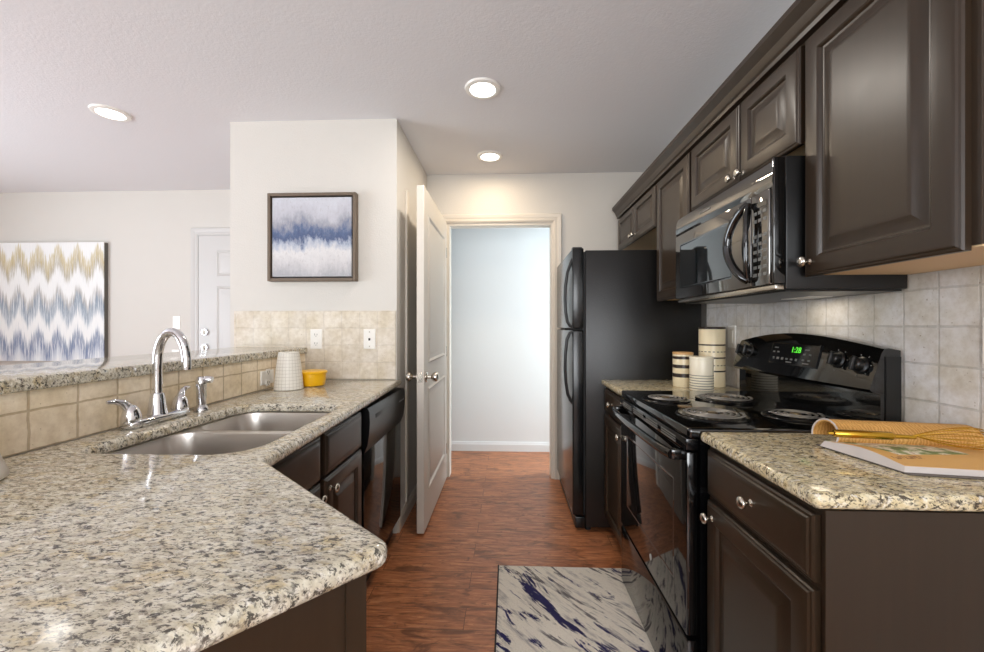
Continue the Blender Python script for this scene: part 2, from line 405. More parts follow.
# ------------------------------------------------------------------ room shell
H = 2.44
struct(MB().box(-5.1, 2.1, -3.1, 4.05, -.1, 0).build('floor', 'floor', smooth=False))
struct(MB().box(-5.1, 2.1, -3.1, 4.05, H, H+.1).build('ceiling', 'ceiling', smooth=False))
struct(MB().box(1.17, 1.27, -3.0, 3.23, 0, H).build('wall_right', 'wall', smooth=False))
struct(MB().box(-5.0, -1.66, 3.5, 3.6, 0, H).build('wall_far', 'wall', smooth=False))
struct(MB().box(-1.66, -.654, 2.34, 3.6, 0, H).build('wall_partition', 'wall', smooth=False))
w = MB().box(-.654, -.49, 3.23, 3.33, 0, H).box(.36, 2.0, 3.23, 3.33, 0, H).box(-.49, .36, 3.23, 3.33, 2.048, H)
struct(w.build('wall_doorway', 'wall', smooth=False))
struct(MB().box(-1.7, 2.1, 3.925, 4.02, 0, H).build('wall_hall', 'hall', smooth=False))
struct(MB().box(2.0, 2.1, 3.33, 3.925, 0, H).build('wall_hall_end', 'hall', smooth=False))
struct(MB().box(-1.75, -1.66, 3.6, 3.925, 0, H).build('wall_hall_side', 'hall', smooth=False))
w = MB().box(-5.1, -5.0, -3, -.7, 0, H).box(-5.1, -5.0, 1.7, 3.6, 0, H).box(-5.1, -5.0, -.7, 1.7, 0, .1).box(-5.1, -5.0, -.7, 1.7, 2.15, H)
struct(w.build('wall_left', 'wall', smooth=False))
w = MB().box(-5, -1.6, -3.1, -3, 0, H).box(1, 1.27, -3.1, -3, 0, H).box(-1.6, 1, -3.1, -3, 0, .7).box(-1.6, 1, -3.1, -3, 2.3, H)
struct(w.build('wall_back', 'wall', smooth=False))
def window(name, f):
    struct(f.build(name, 'plastic'))
f = MB()
for y in (-.7, .47, 1.64): f.box(-5.09, -5.01, y, y+.06, .1, 2.15)
f.box(-5.09, -5.01, -.64, 1.64, .1, .17).box(-5.09, -5.01, -.64, 1.64, 2.09, 2.15); window('window_1', f)
f = MB()
for x in (-1.6, -.33, .94): f.box(x, x+.06, -3.09, -3.01, .7, 2.3)
f.box(-1.54, .94, -3.09, -3.01, .7, .76).box(-1.54, .94, -3.09, -3.01, 2.24, 2.3); window('window_2', f)
struct(MB().box(-1.32, -1.206, -.9, 2.34, 0, 1.058).build('wall_bar', 'wall', smooth=False))
# tiled backsplashes
struct(MB().box(-1.206, -1.2, -.9, 2.334, .907, 1.058).build('backsplash_bar', 'tile_bar', smooth=False))
struct(MB().box(-1.632, -.658, 2.332, 2.34, .907, 1.310, .002, 1).build('backsplash_partition', 'tile_back', smooth=False))
struct(MB().box(1.161, 1.17, .3, 2.4, .907, 1.372).build('backsplash_right', 'tile_right', smooth=False))
# baseboards
def base_prof(t=.014, h=.09): return [(0, 0), (t, 0), (t, h*.72), (t*.6, h*.86), (t*.5, h), (0, h)]
struct(MB().prism([(-.654+a, b) for a, b in base_prof()], 2.345, 3.165, 'y').build('baseboard_partition', 'trim', ang=.4))
struct(MB().prism([(3.925-a, b) for a, b in base_prof()], -1.65, 2.0, 'x').build('baseboard_hall', 'hall', ang=.4))
struct(MB().prism([(3.5-a, b) for a, b in base_prof()], -5.0, -2.85, 'x').build('baseboard_far', 'trim', ang=.4))
# door casings
def casing(name, x0, x1, yf, top, w=.065, mat='trim', depth=1):
    prof = [(0, .0), (0, .010), (.012, .016), (.03, .013), (.045, .02), (w-.006, .022), (w, .016), (w, 0)]
    b = MB(); d = -depth
    def at(i, pf): return (pf[0], pf[1])
    path = [((x0, 0), (-1, 0)), ((x0, top), (-1, 1)), ((x1, top), (1, 1)), ((x1, 0), (1, 0))]
    L = [[(p[0]+n[0]*pf[0], yf+d*pf[1], p[1]+n[1]*pf[0]) for pf in prof] for p, n in path]
    b.loops(L); return struct(b.build(name, mat, ang=.3))
casing('trim_1', -.492, .362, 3.23, 2.05)
j = MB().box(-.49, -.472, 3.23, 3.33, 0, 2.048).box(.342, .36, 3.23, 3.33, 0, 2.048).box(-.472, .342, 3.23, 3.33, 2.03, 2.048)
struct(j.build('trim_2', 'trim', smooth=False))
casing('trim_3', -2.77, -1.86, 3.5, 2.032, mat='white_door')
struct(MB().box(-.654, -.64, 2.53, 2.59, 0.10, 2.085, .003).build('trim_4', 'trim'))

# open panel door
def door_panels(b, o, U, V, N, w, h, rects):
    """a flat door face with moulded panels; rects (u0,u1,v0,v1)"""
    for u0, u1, v0, v1 in rects:
        O = Vector(o)+Vector(U)*u0+Vector(V)*v0
        b.panel(O, U, V, N, u1-u0, v1-v0, [(-.004, -.002), (-.004, .002), (.006, .008), (.014, .004), (.022, -.0015), (.032, -.0015), (.056, .006), (.06, .0065)])
b = MB().box(-.531, -.487, 2.318, 3.165, .012, 2.04, .003)
rects = [(.115, .73, .985, 1.88), (.115, .73, .22, .83)]
door_panels(b, (-.487, 2.318, .012), (0, 1, 0), (0, 0, 1), (1, 0, 0), .847, 2.03, rects)
d1 = struct(b.build('door_1', 'door', ang=.35), 'cream two panel interior door standing open beside the doorway', 'door')
for s in (1, -1):
    x = -.487 if s > 0 else -.531
    kb = MB().lathe([(.0, 0), (.032, 0), (.032, .005), (.026, .01), (.011, .013), (.010, .032), (.016, .036), (.026, .046), (.029, .058), (.025, .069), (.012, .076), (0, .077)], (x, 2.368, .918), 24, 'x' if s > 0 else '-x')
    kb.build('door_knob', 'nickel', d1)
MB().box(-.522, -.496, 2.3165, 2.319, .89, .946, .001, 1).build('latch_plate', 'nickel', d1)
hb = MB()
for z in (.25, 1.02, 1.8): MB().tube([(-.489, 3.172, z-.04), (-.489, 3.172, z+.04)], .006, 8).build('hinge', 'nickel', d1)

# front door in the living room
b = MB().box(-2.765, -1.865, 3.488, 3.515, .01, 2.03, .002)
door_panels(b, (-2.765, 3.488, .01), (1, 0, 0), (0, 0, 1), (0, -1, 0), .9, 2.02, [(.17, .42, 1.66, 1.88), (.48, .73, 1.66, 1.88), (.17, .42, .95, 1.56), (.48, .73, .95, 1.56), (.17, .42, .2, .83), (.48, .73, .2, .83)])
d2 = struct(b.build('door_2', 'white_door', ang=.35), 'white six panel front door partly hidden by the kitchen wall', 'door')
for z in (1.166, 1.03):
    kb = MB().lathe([(0, 0), (.032, 0), (.032, .01), (.026, .018), (0, .018)], (-2.70, 3.488, z), 24, '-y')
    dk = kb.build('deadbolt', 'chrome', d2)
    MB().box(-2.704, -2.696, 3.455, 3.471, z-.022, z+.022, .003).build('thumb_turn', 'nickel', dk)
MB().lathe([(0, 0), (.032, 0), (.032, .006), (.012, .012), (.011, .03), (.028, .045), (.028, .06), (.01, .07), (0, .07)], (-2.70, 3.488, .925), 24, '-y').build('door_knob', 'chrome', d2)

# ------------------------------------------------------------------ recessed ceiling lights
def downlight(x, y, label, power, color):
    t = thing('recessed_light', (x, y, H-.012), label, 'ceiling light', 'recessed ceiling lights')
    MB().lathe([(.066, .0118), (.066, .002), (.075, 0), (.088, .004), (.092, .0118)], (x, y, H-.012), 40, cap0=False, cap1=False).build('trim_ring', 'plastic', t)
    MB().lathe([(0, .0115), (.068, .0115), (.068, .005), (.05, .003), (0, .002)], (x, y, H-.012), 40, cap0=False, cap1=False).build('lens', 'lens', t)
    area('recessed_lamp', (x, y, H-.016), (0, 0, 0), .12, .12, power, color, t, 'DISK')
downlight(-.13, 2.06, 'round recessed ceiling light over the kitchen aisle, the middle and largest one', 8, (1, .92, .82))
downlight(-.13, 2.88, 'round recessed ceiling light just in front of the hall doorway', 4.2, (1, .80, .56))
downlight(-2.27, 2.21, 'round recessed ceiling light over the living room, at far left', .3, (1, .96, .9))

# ------------------------------------------------------------------ left counters
TOP = .907
outer = [(-1.199, 2.331), (-1.199, -.55), (-.98, -.30), (-.33, .398), (-.165, .575), (-.572, .925), (-.622, 2.331)]
sink_hole = round_poly([(-1.085, .958), (-.645, .958), (-.655, 1.58), (-1.05, 1.575)], [.05, .10, .09, .09], 8)
outer = round_poly(outer, [0, 0, 0, 0, .022, .02, 0], 5)
MBo = MB().slab(outer, [list(reversed(sink_hole))], .874, TOP, .013, 4)
tag(MBo.build('granite_countertop', 'granite', ang=.8), 'pale speckled granite counter with angled corner and a sink cut in it', 'countertop')
bar = round_poly([(-1.62, -.9), (-1.186, -.9), (-1.186, 2.333), (-1.62, 2.333)], 0)
tag(MB().slab(bar, [], 1.0585, 1.094, .007, 4).build('bar_top', 'granite', ang=.8), 'raised granite ledge on the tiled half wall behind the faucet', 'countertop')

# sink
sk = thing('kitchen_sink', (-.85, 1.26, .68), 'double bowl stainless sink set under the pale granite', 'sink')
bowls = [round_poly([(-1.08, .963), (-.65, .963), (-.654, 1.268), (-1.07, 1.268)], .07, 6), round_poly([(-1.065, 1.30), (-.655, 1.30), (-.660, 1.57), (-1.045, 1.57)], .07, 6)]
rim = round_poly([(-1.11, .93), (-.635, .93), (-.64, 1.61), (-1.08, 1.61)], .09, 6)
rb = MB()
rb.slab(rim, [list(reversed(q)) for q in bowls], .868, .8735, .0015, 2)
rb.build('rim', 'steel', sk, ang=.5)
for q, zb in zip(bowls, (.70, .72)):
    cx = sum(p[0] for p in q)/len(q); cy = sum(p[1] for p in q)/len(q)
    L = []
    for s, z in ((1.0, .872), (.985, .86), (.965, .80), (.95, zb+.03), (.93, zb+.012), (.88, zb+.002), (.5, zb-.002), (.12, zb-.005)):
        L.append([(cx+(p[0]-cx)*s, cy+(p[1]-cy)*s, z) for p in q])
    bb = MB().loops(L, True, False, True); ob = bb.build('bowl', 'steel', sk, ang=.9)
    MB().lathe([(.044, .0), (.044, .004), (.036, .003), (.03, -.003), (0, -.004)], (cx, cy, zb+.001), 24, cap0=False, cap1=False).build('drain', 'chrome', ob)

# faucet
fx, fy = -1.152, 1.277
fc = thing('kitchen_faucet', (fx, fy, TOP), 'chrome high arc kitchen faucet with two lever handles by the sink', 'faucet')
pl = round_poly([(fx-.032, fy-.115), (fx+.032, fy-.115), (fx+.032, fy+.115), (fx-.032, fy+.115)], .031, 6)
MB().slab(pl, [], TOP+.0005, TOP+.026, .010, 4).build('base_plate', 'chrome', fc, ang=.9)
MB().lathe([(.029, .02), (.029, .024), (.026, .03), (.0195, .085), (.018, .092), (.0135, .094)], (fx, fy, TOP), 24).build('spout_collar', 'chrome', fc, ang=.9)
pts = [(fx, fy, TOP+.05), (fx, fy, TOP+.12), (fx, fy, TOP+.17)]
for k in range(1, 15):
    a = PI-PI*k/14*1.02; pts.append((fx+.052+.052*math.cos(a), fy-.006*k/14, TOP+.19+.104*math.sin(a)))
pts.append((pts[-1][0]-.0005, pts[-1][1], pts[-1][2]-.012))
MB().tube(pts, .0138, 16).build('spout', 'chrome', fc, ang=.9)
for s in (-1, 1):
    y = fy+s*.092
    hd = MB().lathe([(.0255, .018), (.0265, .026), (.024, .042), (.0195, .058), (.013, .069), (.004, .073)], (fx, y, TOP), 20)
    lev = [(fx, y, TOP+.045), (fx-.003, y+s*.006, TOP+.064), (fx-.008, y+s*.018, TOP+.080), (fx-.013, y+s*.038, TOP+.089), (fx-.016, y+s*.060, TOP+.090)]
    hd.tube(lev, [.019, .0165, .0125, .0085, .005], 10, flat=.7)
    hd.build('lever_handle', 'chrome', fc, ang=1.0)
sp = thing('side_sprayer', (-1.135, 1.445, TOP), 'chrome pull out side sprayer standing right of the faucet', 'sprayer')
MB().lathe([(.024, .0), (.024, .006), (.018, .016), (.014, .022), (0, .022)], (-1.135, 1.445, TOP+.0005), 20).build('base', 'chrome', sp, ang=.9)
MB().lathe([(.014, .02), (.0165, .05), (.0155, .075), (.018, .098), (.0185, .112), (.013, .126), (0, .128)], (-1.135, 1.445, TOP), 20).tube([(-1.137, 1.445, TOP+.110), (-1.116, 1.449, TOP+.115), (-1.100, 1.453, TOP+.113)], [.014, .0135, .012], 10).build('spray_head', 'chrome', sp, ang=.9)

# cabinet fronts: profile of a raised-panel door and of a slab drawer front
DOOR = [(0, 0), (0, .012), (.003, .0155), (.007, .0165), (.010, .0195), (.016, .021), (.052, .021), (.056, .018), (.060, .0115), (.066, .0105), (.072, .0115), (.092, .0185), (.096, .0195), (.105, .0195)]
DRAW = [(0, 0), (0, .012), (.004, .0155), (.009, .0165), (.012, .0195), (.018, .021), (.03, .021)]
def front(kind, b, y0, y1, z0, z1, x, side):
    """a door or drawer front on a face at x; side -1 faces the left, +1 faces the right"""
    prof = DOOR if kind == 'door' else DRAW
    mn = min(y1-y0, z1-z0)
    if kind == 'door' and mn < .28: prof = [(i*mn/.28*.9, d) for i, d in DOOR]
    if side < 0: b.panel((x, y1, z0), (0, -1, 0), (0, 0, 1), (-1, 0, 0), y1-y0, z1-z0, prof)
    else: b.panel((x, y0, z0), (0, 1, 0), (0, 0, 1), (1, 0, 0), y1-y0, z1-z0, prof)
    return b
KNOB = [(0, 0), (.009, 0), (.009, .002), (.0045, .006), (.0045, .013), (.009, .018), (.0145, .021), (.0155, .025), (.013, .029), (.006, .031), (0, .0315)]
def knob(y, z, x, side, parent): MB().lathe(KNOB, (x+side*.019, y, z), 20, 'x' if side > 0 else '-x').build('knob', 'nickel', parent, ang=.8)

# sink base cabinet (left)
fxl = -.632
t = thing('sink_base_cabinet', (-.9, 1.32, 0), 'dark brown base cabinet with two false drawers and two doors under the sink', 'cabinet')
b = MB().box(-1.19, fxl, .93, .948, .1, .872).box(-1.19, fxl, 1.695, 1.713, .1, .872).box(-1.19, fxl, .95, 1.695, .1, .118).box(-1.19, -1.18, .95, 1.695, .1, .872)
b.box(fxl-.02, fxl, .93, 1.713, .84, .872).box(fxl-.02, fxl, .93, 1.713, .1, .135).box(fxl-.02, fxl, .93, .965, .1, .872).box(fxl-.02, fxl, 1.66, 1.713, .1, .872).box(fxl-.02, fxl, 1.285, 1.345, .1, .872).box(fxl-.02, fxl, .93, 1.713, .685, .72)
b.box(-.7, -.685, .93, 1.713, 0, .1); b.build('body', 'espresso', t, smooth=False)
for y0, y1, ky in ((.955, 1.300, 1.265), (1.330, 1.668, 1.362)):
    front('drawer', MB(), y0, y1, .712, .858, fxl, 1).build('drawer_front', 'espresso', t, ang=.3)
    d = front('door', MB(), y0, y1, .125, .702, fxl, 1).build('door', 'espresso', t, ang=.3)
    knob(ky, .662, fxl, 1, d)
# angled cabinet under the counter corner
t = thing('corner_cabinet', (-.62, .36, 0), 'plain dark brown cabinet end under the angled granite corner', 'cabinet')
pc = [(-1.19, -.40), (-.94, -.23), (-.36, .398), (-.206, .572), (-.620, .925), (-1.19, .925)]
MB().prism(pc, .1, .873, 'z').build('body', 'espresso', t, ang=.3)
pk = [(-1.19, -.34), (-.98, -.2), (-.4, .43), (-.28, .572), (-.66, .90), (-1.19, .90)]
MB().prism(pk, 0, .1, 'z').build('toe_kick', 'espresso', t, ang=.3)
e = Vector((-.36+.206, .398-.572)).normalized(); nn = Vector((-e.y, e.x))
if nn.dot(Vector((1, -1))) < 0: nn = -nn
stile = [(-.206, .572), (-.206+e.x*.03, .572+e.y*.03), (-.206+e.x*.03+nn.x*.004, .572+e.y*.03+nn.y*.004), (-.206+nn.x*.004, .572+nn.y*.004)]
MB().prism(stile, .1, .873, 'z').build('stile', 'espresso', t, ang=.3)

# dishwasher
t = thing('dishwasher', (-.9, 2.02, 0), 'black dishwasher with a bowed control panel under the left counter', 'dishwasher')
MB().box(-1.18, -.655, 1.718, 2.318, .1, .868).build('tub', 'black_plastic', t)
MB().box(-.654, -.624, 1.722, 2.316, .115, .69, .004).build('door', 'gloss_black', t)
prof = [(-.654, .66), (-.626, .66), (-.620, .675), (-.610, .70), (-.602, .75), (-.599, .80), (-.601, .845), (-.608, .862), (-.654, .862)]
cp = MB().prism(prof, 1.722, 2.316, 'y').build('control_panel', 'black_plastic', t, ang=.5)
MB().box(-.6045, -.5975, 1.80, 1.895, .803, .822, .002).build('handle_slot', 'slot', cp)
for y in (2.2, 2.225, 2.25, 2.275): MB().box(-.602, -.5975, y, y+.008, .80, .806).build('indicator', 'mark', cp)
MB().box(-.69, -.67, 1.722, 2.316, 0.005, .105).build('toe_kick', 'black_plastic', t)

# counter accessories
t = thing('flared_canister', (-1.085, 1.95, TOP), 'white flared ceramic vessel with a fine grid pattern beside the bar wall', 'vessel')
MB().lathe([(0, .0005), (.063, .0005), (.0665, .004), (.062, .06), (.0545, .13), (.0475, .178), (.0455, .184), (.043, .184), (0, .18)], (-1.085, 1.95, TOP), 40, cap0=False, cap1=False).build('body', 'grid', t, ang=.8)
t = thing('yellow_bowl', (-1.028, 2.075, TOP), 'yellow bowl with a wide rim next to the white grid vessel', 'bowl')
MB().lathe([(0, .0005), (.052, .0005), (.06, .004), (.066, .03), (.0685, .062), (.0685, .068), (.0655, .068), (.062, .03), (.05, .01), (0, .008)], (-1.028, 2.075, TOP), 36, cap0=False, cap1=False).build('body', 'yellow', t, ang=.8)
MB().lathe([(.066, .064), (.073, .066), (.0745, .073), (.07, .078), (.058, .08), (0, .08)], (-1.028, 2.075, TOP), 36, cap1=False).build('lid', 'yellow', t, ang=.8)
t = MB().lathe([(0, .0005), (.092, .0005), (.098, .005), (.098, .012), (.090, .035), (.078, .075), (.064, .12), (.062, .12), (.076, .075), (.088, .03), (.088, .01), (0, .008)], (-1.105, .725, TOP), 48, cap0=False, cap1=False)
tag(t.build('steel_canister', 'steel', ang=.8), 'stainless steel vessel cut off by the left edge of the photo on the granite', 'vessel')

# wall plates
def plate(name, o, U, N, label, cat, kind, group=None, w=.071, h=.116):
    O = Vector(o); U = Vector(U); N = Vector(N); V = Vector((0, 0, 1))
    t = thing(name, o, label, cat, group)
    def bx(u0, u1, v0, v1, d0, d1, r=.0015):
        b = MB(); b.panel(O+U*u0+V*v0+N*d0, U, V, N, u1-u0, v1-v0, [(0, 0), (0, d1-d0-r), (r, d1-d0)]); return b
    bx(-w/2, w/2, -h/2, h/2, 0, .006, .003).build('cover_plate', 'plastic', t, ang=.4)
    if kind == 'duplex':
        for c in (-.026, .026):
            q = bx(-.017, .017, c-.015, c+.015, .006, .0085).build('socket', 'plastic', t)
            s = bx(-.008, -.0055, c-.004, c+.007, .008, .0089, .0001); s2 = bx(.0055, .008, c-.004, c+.006, .008, .0089, .0001); s3 = bx(-.002, .002, c-.011, c-.007, .008, .0089, .0001)
            for k in (s, s2, s3): k.build('slot', 'slot', q)
    elif kind == 'jack':
        bx(-.006, .006, -.008, .006, .006, .0072, .0004).build('jack', 'slot', t)
        for c in (-.042, .042): bx(-.003, .003, c-.003, c+.003, .006, .007, .0004).build('screw', 'nickel', t)
    else:
        bx(-.017, .017, -.033, .033, .006, .009).build('rocker', 'plastic', t)
    return t
plate('power_outlet', (-1.13, 2.332, 1.143), (1, 0, 0), (0, -1, 0), 'white duplex outlet on the beige tile under the framed painting', 'outlet', 'duplex')
plate('phone_jack_plate', (-.812, 2.332, 1.143), (1, 0, 0), (0, -1, 0), 'white wall plate with a single dark jack on the beige tile', 'wall plate', 'jack')
plate('power_outlet', (-1.2, 1.955, .965), (0, 1, 0), (1, 0, 0), 'white outlet on the low tile behind the grid vessel', 'outlet', 'duplex', None, .105, .068)
plate('light_switch', (1.161, 2.13, 1.165), (0, -1, 0), (-1, 0, 0), 'pale switch plate on the grey-tinted tile beside the tall canister', 'switch', 'rocker')
plate('power_outlet', (1.161, .993, 1.185), (0, -1, 0), (-1, 0, 0), 'white outlet on the grey-tinted tile at the right edge of the photo', 'outlet', 'duplex')
plate('light_switch', (-2.975, 3.5, 1.25), (1, 0, 0), (0, -1, 0), 'white light switch on the living room wall left of the front door', 'switch', 'rocker')
plate('power_outlet', (-2.985, 3.5, .95), (1, 0, 0), (0, -1, 0), 'white plate low on the living room wall, seen through the faucet arc', 'outlet', 'duplex')

# pictures
px0, px1, pz0, pz1 = -1.407, -.882, 1.482, 1.997
t = thing('framed_painting', ((px0+px1)/2, 2.34, pz0), 'square abstract blue and grey painting in a slim bronze frame', 'painting')
yf = 2.34-.045
for bx in ((px0, px0+.018, pz0, pz1), (px1-.018, px1, pz0, pz1), (px0+.018, px1-.018, pz0, pz0+.018), (px0+.018, px1-.018, pz1-.018, pz1)):
    MB().box(bx[0], bx[1], yf, 2.339, bx[2], bx[3], .002, 1).build('frame_rail', 'frame', t)
MB().box(px0+.016, px1-.016, 2.325, 2.339, pz0+.016, pz1-.016).build('backing', 'slot', t)
M['art1'] = art_storm(px0+.026, px1-px0-.052, pz0+.026, pz1-pz0-.052)
MB().box(px0+.026, px1-.026, yf+.007, 2.326, pz0+.026, pz1-.026, .002, 1).build('canvas', 'art1', t)
t = thing('zigzag_canvas', (-4.18, 3.46, .905), 'large unframed canvas with blue and gold zigzag streaks on the living room wall', 'painting')
M['art2'] = art_zigzag(-4.76, 1.143, .905, 1.067)
MB().box(-4.76, -3.617, 3.458, 3.464, .905, 1.972).build('canvas_face', 'art2', t)
MB().box(-4.758, -3.619, 3.464, 3.499, .907, 1.970).build('stretcher', 'canvas_edge', t)

# ------------------------------------------------------------------ right side: base cabinets and counters
def xr(b): return b
FXR = .600
def base_cabinet(y0, y1, label, dr, kd, kdo, near_panel, FXR=FXR):
    t = thing('base_cabinet', (.87, (y0+y1)/2, 0), label, 'cabinet')
    MB().box(FXR, 1.158, y0, y1, .1, .873).build('body', 'espresso', t, smooth=False)
    MB().box(FXR+.07, 1.158, y0+.003, y1-.003, 0, .1).build('toe_kick', 'espresso', t, smooth=False)
    if near_panel: MB().box(FXR-.004, 1.158, y0-.006, y0, .0, .873).build('end_panel', 'espresso', t, smooth=False)
    d = front('drawer', MB(), dr[0], dr[1], .728, .858, FXR, -1).build('drawer', 'espresso', t, ang=.3)
    knob(kd, .797, FXR, -1, d)
    d = front('door', MB(), dr[0], dr[1], .115, .712, FXR, -1).build('door', 'espresso', t, ang=.3)
    knob(kdo, .672, FXR, -1, d)
base_cabinet(.785, 1.220, 'dark brown base cabinet in the right foreground under the cookbook', (.795, 1.205), .985, 1.168, True)
base_cabinet(1.956, 2.385, 'narrow dark brown base cabinet between the stove and the refrigerator', (1.968, 2.365), 2.18, 2.0, False, .578)
rc = round_poly([(.574, .774), (1.160, .774), (1.160, 1.222), (.574, 1.222)], [.012, 0, 0, 0], 4)
tag(MB().slab(rc, [], .874, TOP, .013, 4).build('granite_countertop', 'granite_warm', ang=.8), 'short granite counter, tinted yellowish for warm light, holding the open cookbook', 'countertop')
rc = [(.549, 1.955), (1.160, 1.955), (1.160, 2.388), (.549, 2.388)]
tag(MB().slab(rc, [], .874, TOP, .013, 4).build('granite_countertop', 'granite_warm', ang=.8), 'small granite counter with the canisters beside the refrigerator', 'countertop')

# refrigerator
t = thing('refrigerator', (.76, 2.775, 0), 'black top freezer refrigerator beside the hall doorway', 'refrigerator')
FY0, FY1 = 2.396, 3.15
MB().box(.458, 1.13, FY0, FY1, .03, 1.668, .004).build('body', 'fridge_side', t)
def fdoor(z0, z1): return MB().box(.382, .448, FY0, FY1, z0, z1, .008, 3)
fd = fdoor(1.206, 1.682).build('freezer_door', 'fridge_door', t, ang=.8)
ld = fdoor(.10, 1.194).build('refrigerator_door', 'fridge_door', t, ang=.8)
def fhandle(pts, parent): MB().tube(pts, .0095, 10, flat=1.0).build('handle', 'black_plastic', parent, ang=1)
fhandle([(.388, 2.43, 1.625), (.374, 2.43, 1.59), (.356, 2.43, 1.54), (.345, 2.43, 1.46), (.342, 2.43, 1.38), (.346, 2.43, 1.30), (.356, 2.43, 1.245), (.372, 2.43, 1.22), (.388, 2.43, 1.214)], fd)
fhandle([(.388, 2.43, 1.186), (.37, 2.43, 1.178), (.354, 2.43, 1.14), (.344, 2.43, 1.05), (.342, 2.43, .97), (.347, 2.43, .88), (.358, 2.43, .81), (.374, 2.43, .775), (.388, 2.43, .755)], ld)
MB().box(.44, .456, FY0+.01, FY1-.01, .1, 1.66).build('gasket', 'rubber', t)
MB().box(.384, .44, 2.41, 2.46, 1.6825, 1.69, .003).build('hinge_cover', 'black_plastic', t)
MB().box(.40, .456, FY0+.01, FY1-.01, .02, .085, .004).build('base_grille', 'black_plastic', t)
for y in (FY0+.05, FY1-.05): MB().lathe([(0, 0), (.02, 0), (.02, .03), (0, .03)], (.48, y, .0005), 14).build('foot', 'rubber', t)
for y in (FY0+.05, FY1-.05): MB().lathe([(0, 0), (.02, 0), (.02, .03), (0, .03)], (1.08, y, .0005), 14).build('foot', 'rubber', t)

# electric range
RY0, RY1 = 1.227, 1.948
t = thing('electric_range', (.83, 1.55, 0), 'black electric coil range with tilted control backguard', 'stove')
MB().box(.575, 1.15, RY0, RY1, .03, .885).build('body', 'enamel', t)
ct = round_poly([(.54, RY0), (1.13, RY0), (1.13, RY1), (.54, RY1)], [.012, 0, 0, .012], 4)
MB().slab(ct, [], .882, .913, .008, 3).build('cooktop', 'gloss_black', t, ang=.8)
vp = MB().box(.535, .574, RY0+.004, RY1-.004, .845, .881, .003).build('vent_panel', 'enamel', t)
od = MB().box(.538, .573, RY0+.006, RY1-.006, .285, .84, .006).build('oven_door', 'gloss_black', t)
MB().panel((.5385, RY1-.10, .40), (0, -1, 0), (0, 0, 1), (-1, 0, 0), RY1-RY0-.2, .33, [(0, -.002), (0, .0006), (.006, .0016), (.011, .0002), (.02, .0002)]).build('window', 'dark_glass', od, ang=.3)
for i in range(4):
    for z in (.850, .858, .866): MB().box(.5336, .536, RY0+.08+i*.155, RY0+.08+i*.155+.12, z, z+.004).build('vent_slot', 'mark_dim', vp)
hp = []
for k in range(15):
    u = k/14; y = RY0+.03+u*(RY1-RY0-.06); bow = math.sin(PI*u)
    hp.append((.502-.024*bow**.6, y, .826+.006*bow))
hd = MB().tube(hp, .0125, 12, flat=1.25); hd.build('handle', 'gloss_black', od, ang=1)
for y in (RY0+.035, RY1-.035): MB().box(.50, .54, y-.012, y+.012, .81, .842, .004).build('handle_mount', 'gloss_black', od)
MB().lathe([(0, 0), (.009, 0), (.009, .0015), (0, .0015)], (0, 0, 0), 20, '-x').xf(Matrix.Translation((.538, 1.54, .348)) @ Matrix.Diagonal((1, 1.0, 1.25, 1))).build('emblem', 'mark', od)
MB().box(.540, .573, RY0+.006, RY1-.006, .014, .272, .006).build('storage_drawer', 'gloss_black', t)
for y in (RY0+.06, RY1-.06):
    for x in (.62, 1.1): MB().lathe([(0, 0), (.016, 0), (.016, .03), (0, .03)], (x, y, .0005), 12).build('foot', 'rubber', t)
# backguard
def bz(y):  # the arched top edge
    u = (y-RY0)/(RY1-RY0); return 1.152+.04*math.sin(PI*u)
L = []
NY = 16
def bgprof(y):
    zt = bz(y); bow = .012*math.sin(PI*(y-RY0)/(RY1-RY0))
    return [(1.095, .912), (1.095, 1.018), (1.074-bow, 1.022), (1.064-bow, 1.032), (1.098-bow, zt-.012), (1.106-bow, zt), (1.118, zt+.002), (1.152, zt-.004), (1.152, .912)]
for k in range(NY+1):
    y = RY0+(RY1-RY0)*k/NY; L.append([(p[0], y, p[1]) for p in bgprof(y)])
bgd = MB().loops(L).build('backguard', 'gloss_black', t, ang=.5)
MB().box(1.108, 1.151, RY0-.003, RY0+.0, .912, 1.13).build('side_cap', 'black_plastic', bgd)
def bgpoint(y, f, off=0):
    a = bgprof(y); p, q = Vector(a[3]), Vector(a[4]); d = (q-p).normalized(); n = Vector((-d.y, d.x)); r = p+(q-p)*f+n*off
    return Vector((r.x, y, r.y)), Vector((d.x, 0, d.y)), Vector((n.x, 0, n.y))
def bgmat(y, f, off):
    p, d, n = bgpoint(y, f, off); U = Vector((0, -1, 0))
    return Matrix(((U.x, d.x, n.x, p.x), (U.y, d.y, n.y, p.y), (U.z, d.z, n.z, p.z), (0, 0, 0, 1)))
dp = MB(); dp.loops([[(-.125, -.042, -.004), (.125, -.042, -.004), (.125, .042, -.004), (-.125, .042, -.004)], [(-.125, -.042, .001), (.125, -.042, .001), (.125, .042, .001), (-.125, .042, .001)], [(-.121, -.038, .0022), (.121, -.038, .0022), (.121, .038, .0022), (-.121, .038, .0022)]])
dp.xf(bgmat(1.555, .55, .0)); dpo = dp.build('display_panel', 'enamel', bgd, ang=.3)
cb = MB(); text_mesh(cb, '1:28', .03, bgmat(1.540, .66, .003)); cb.build('clock_digits', 'digits', dpo)
mk = MB()
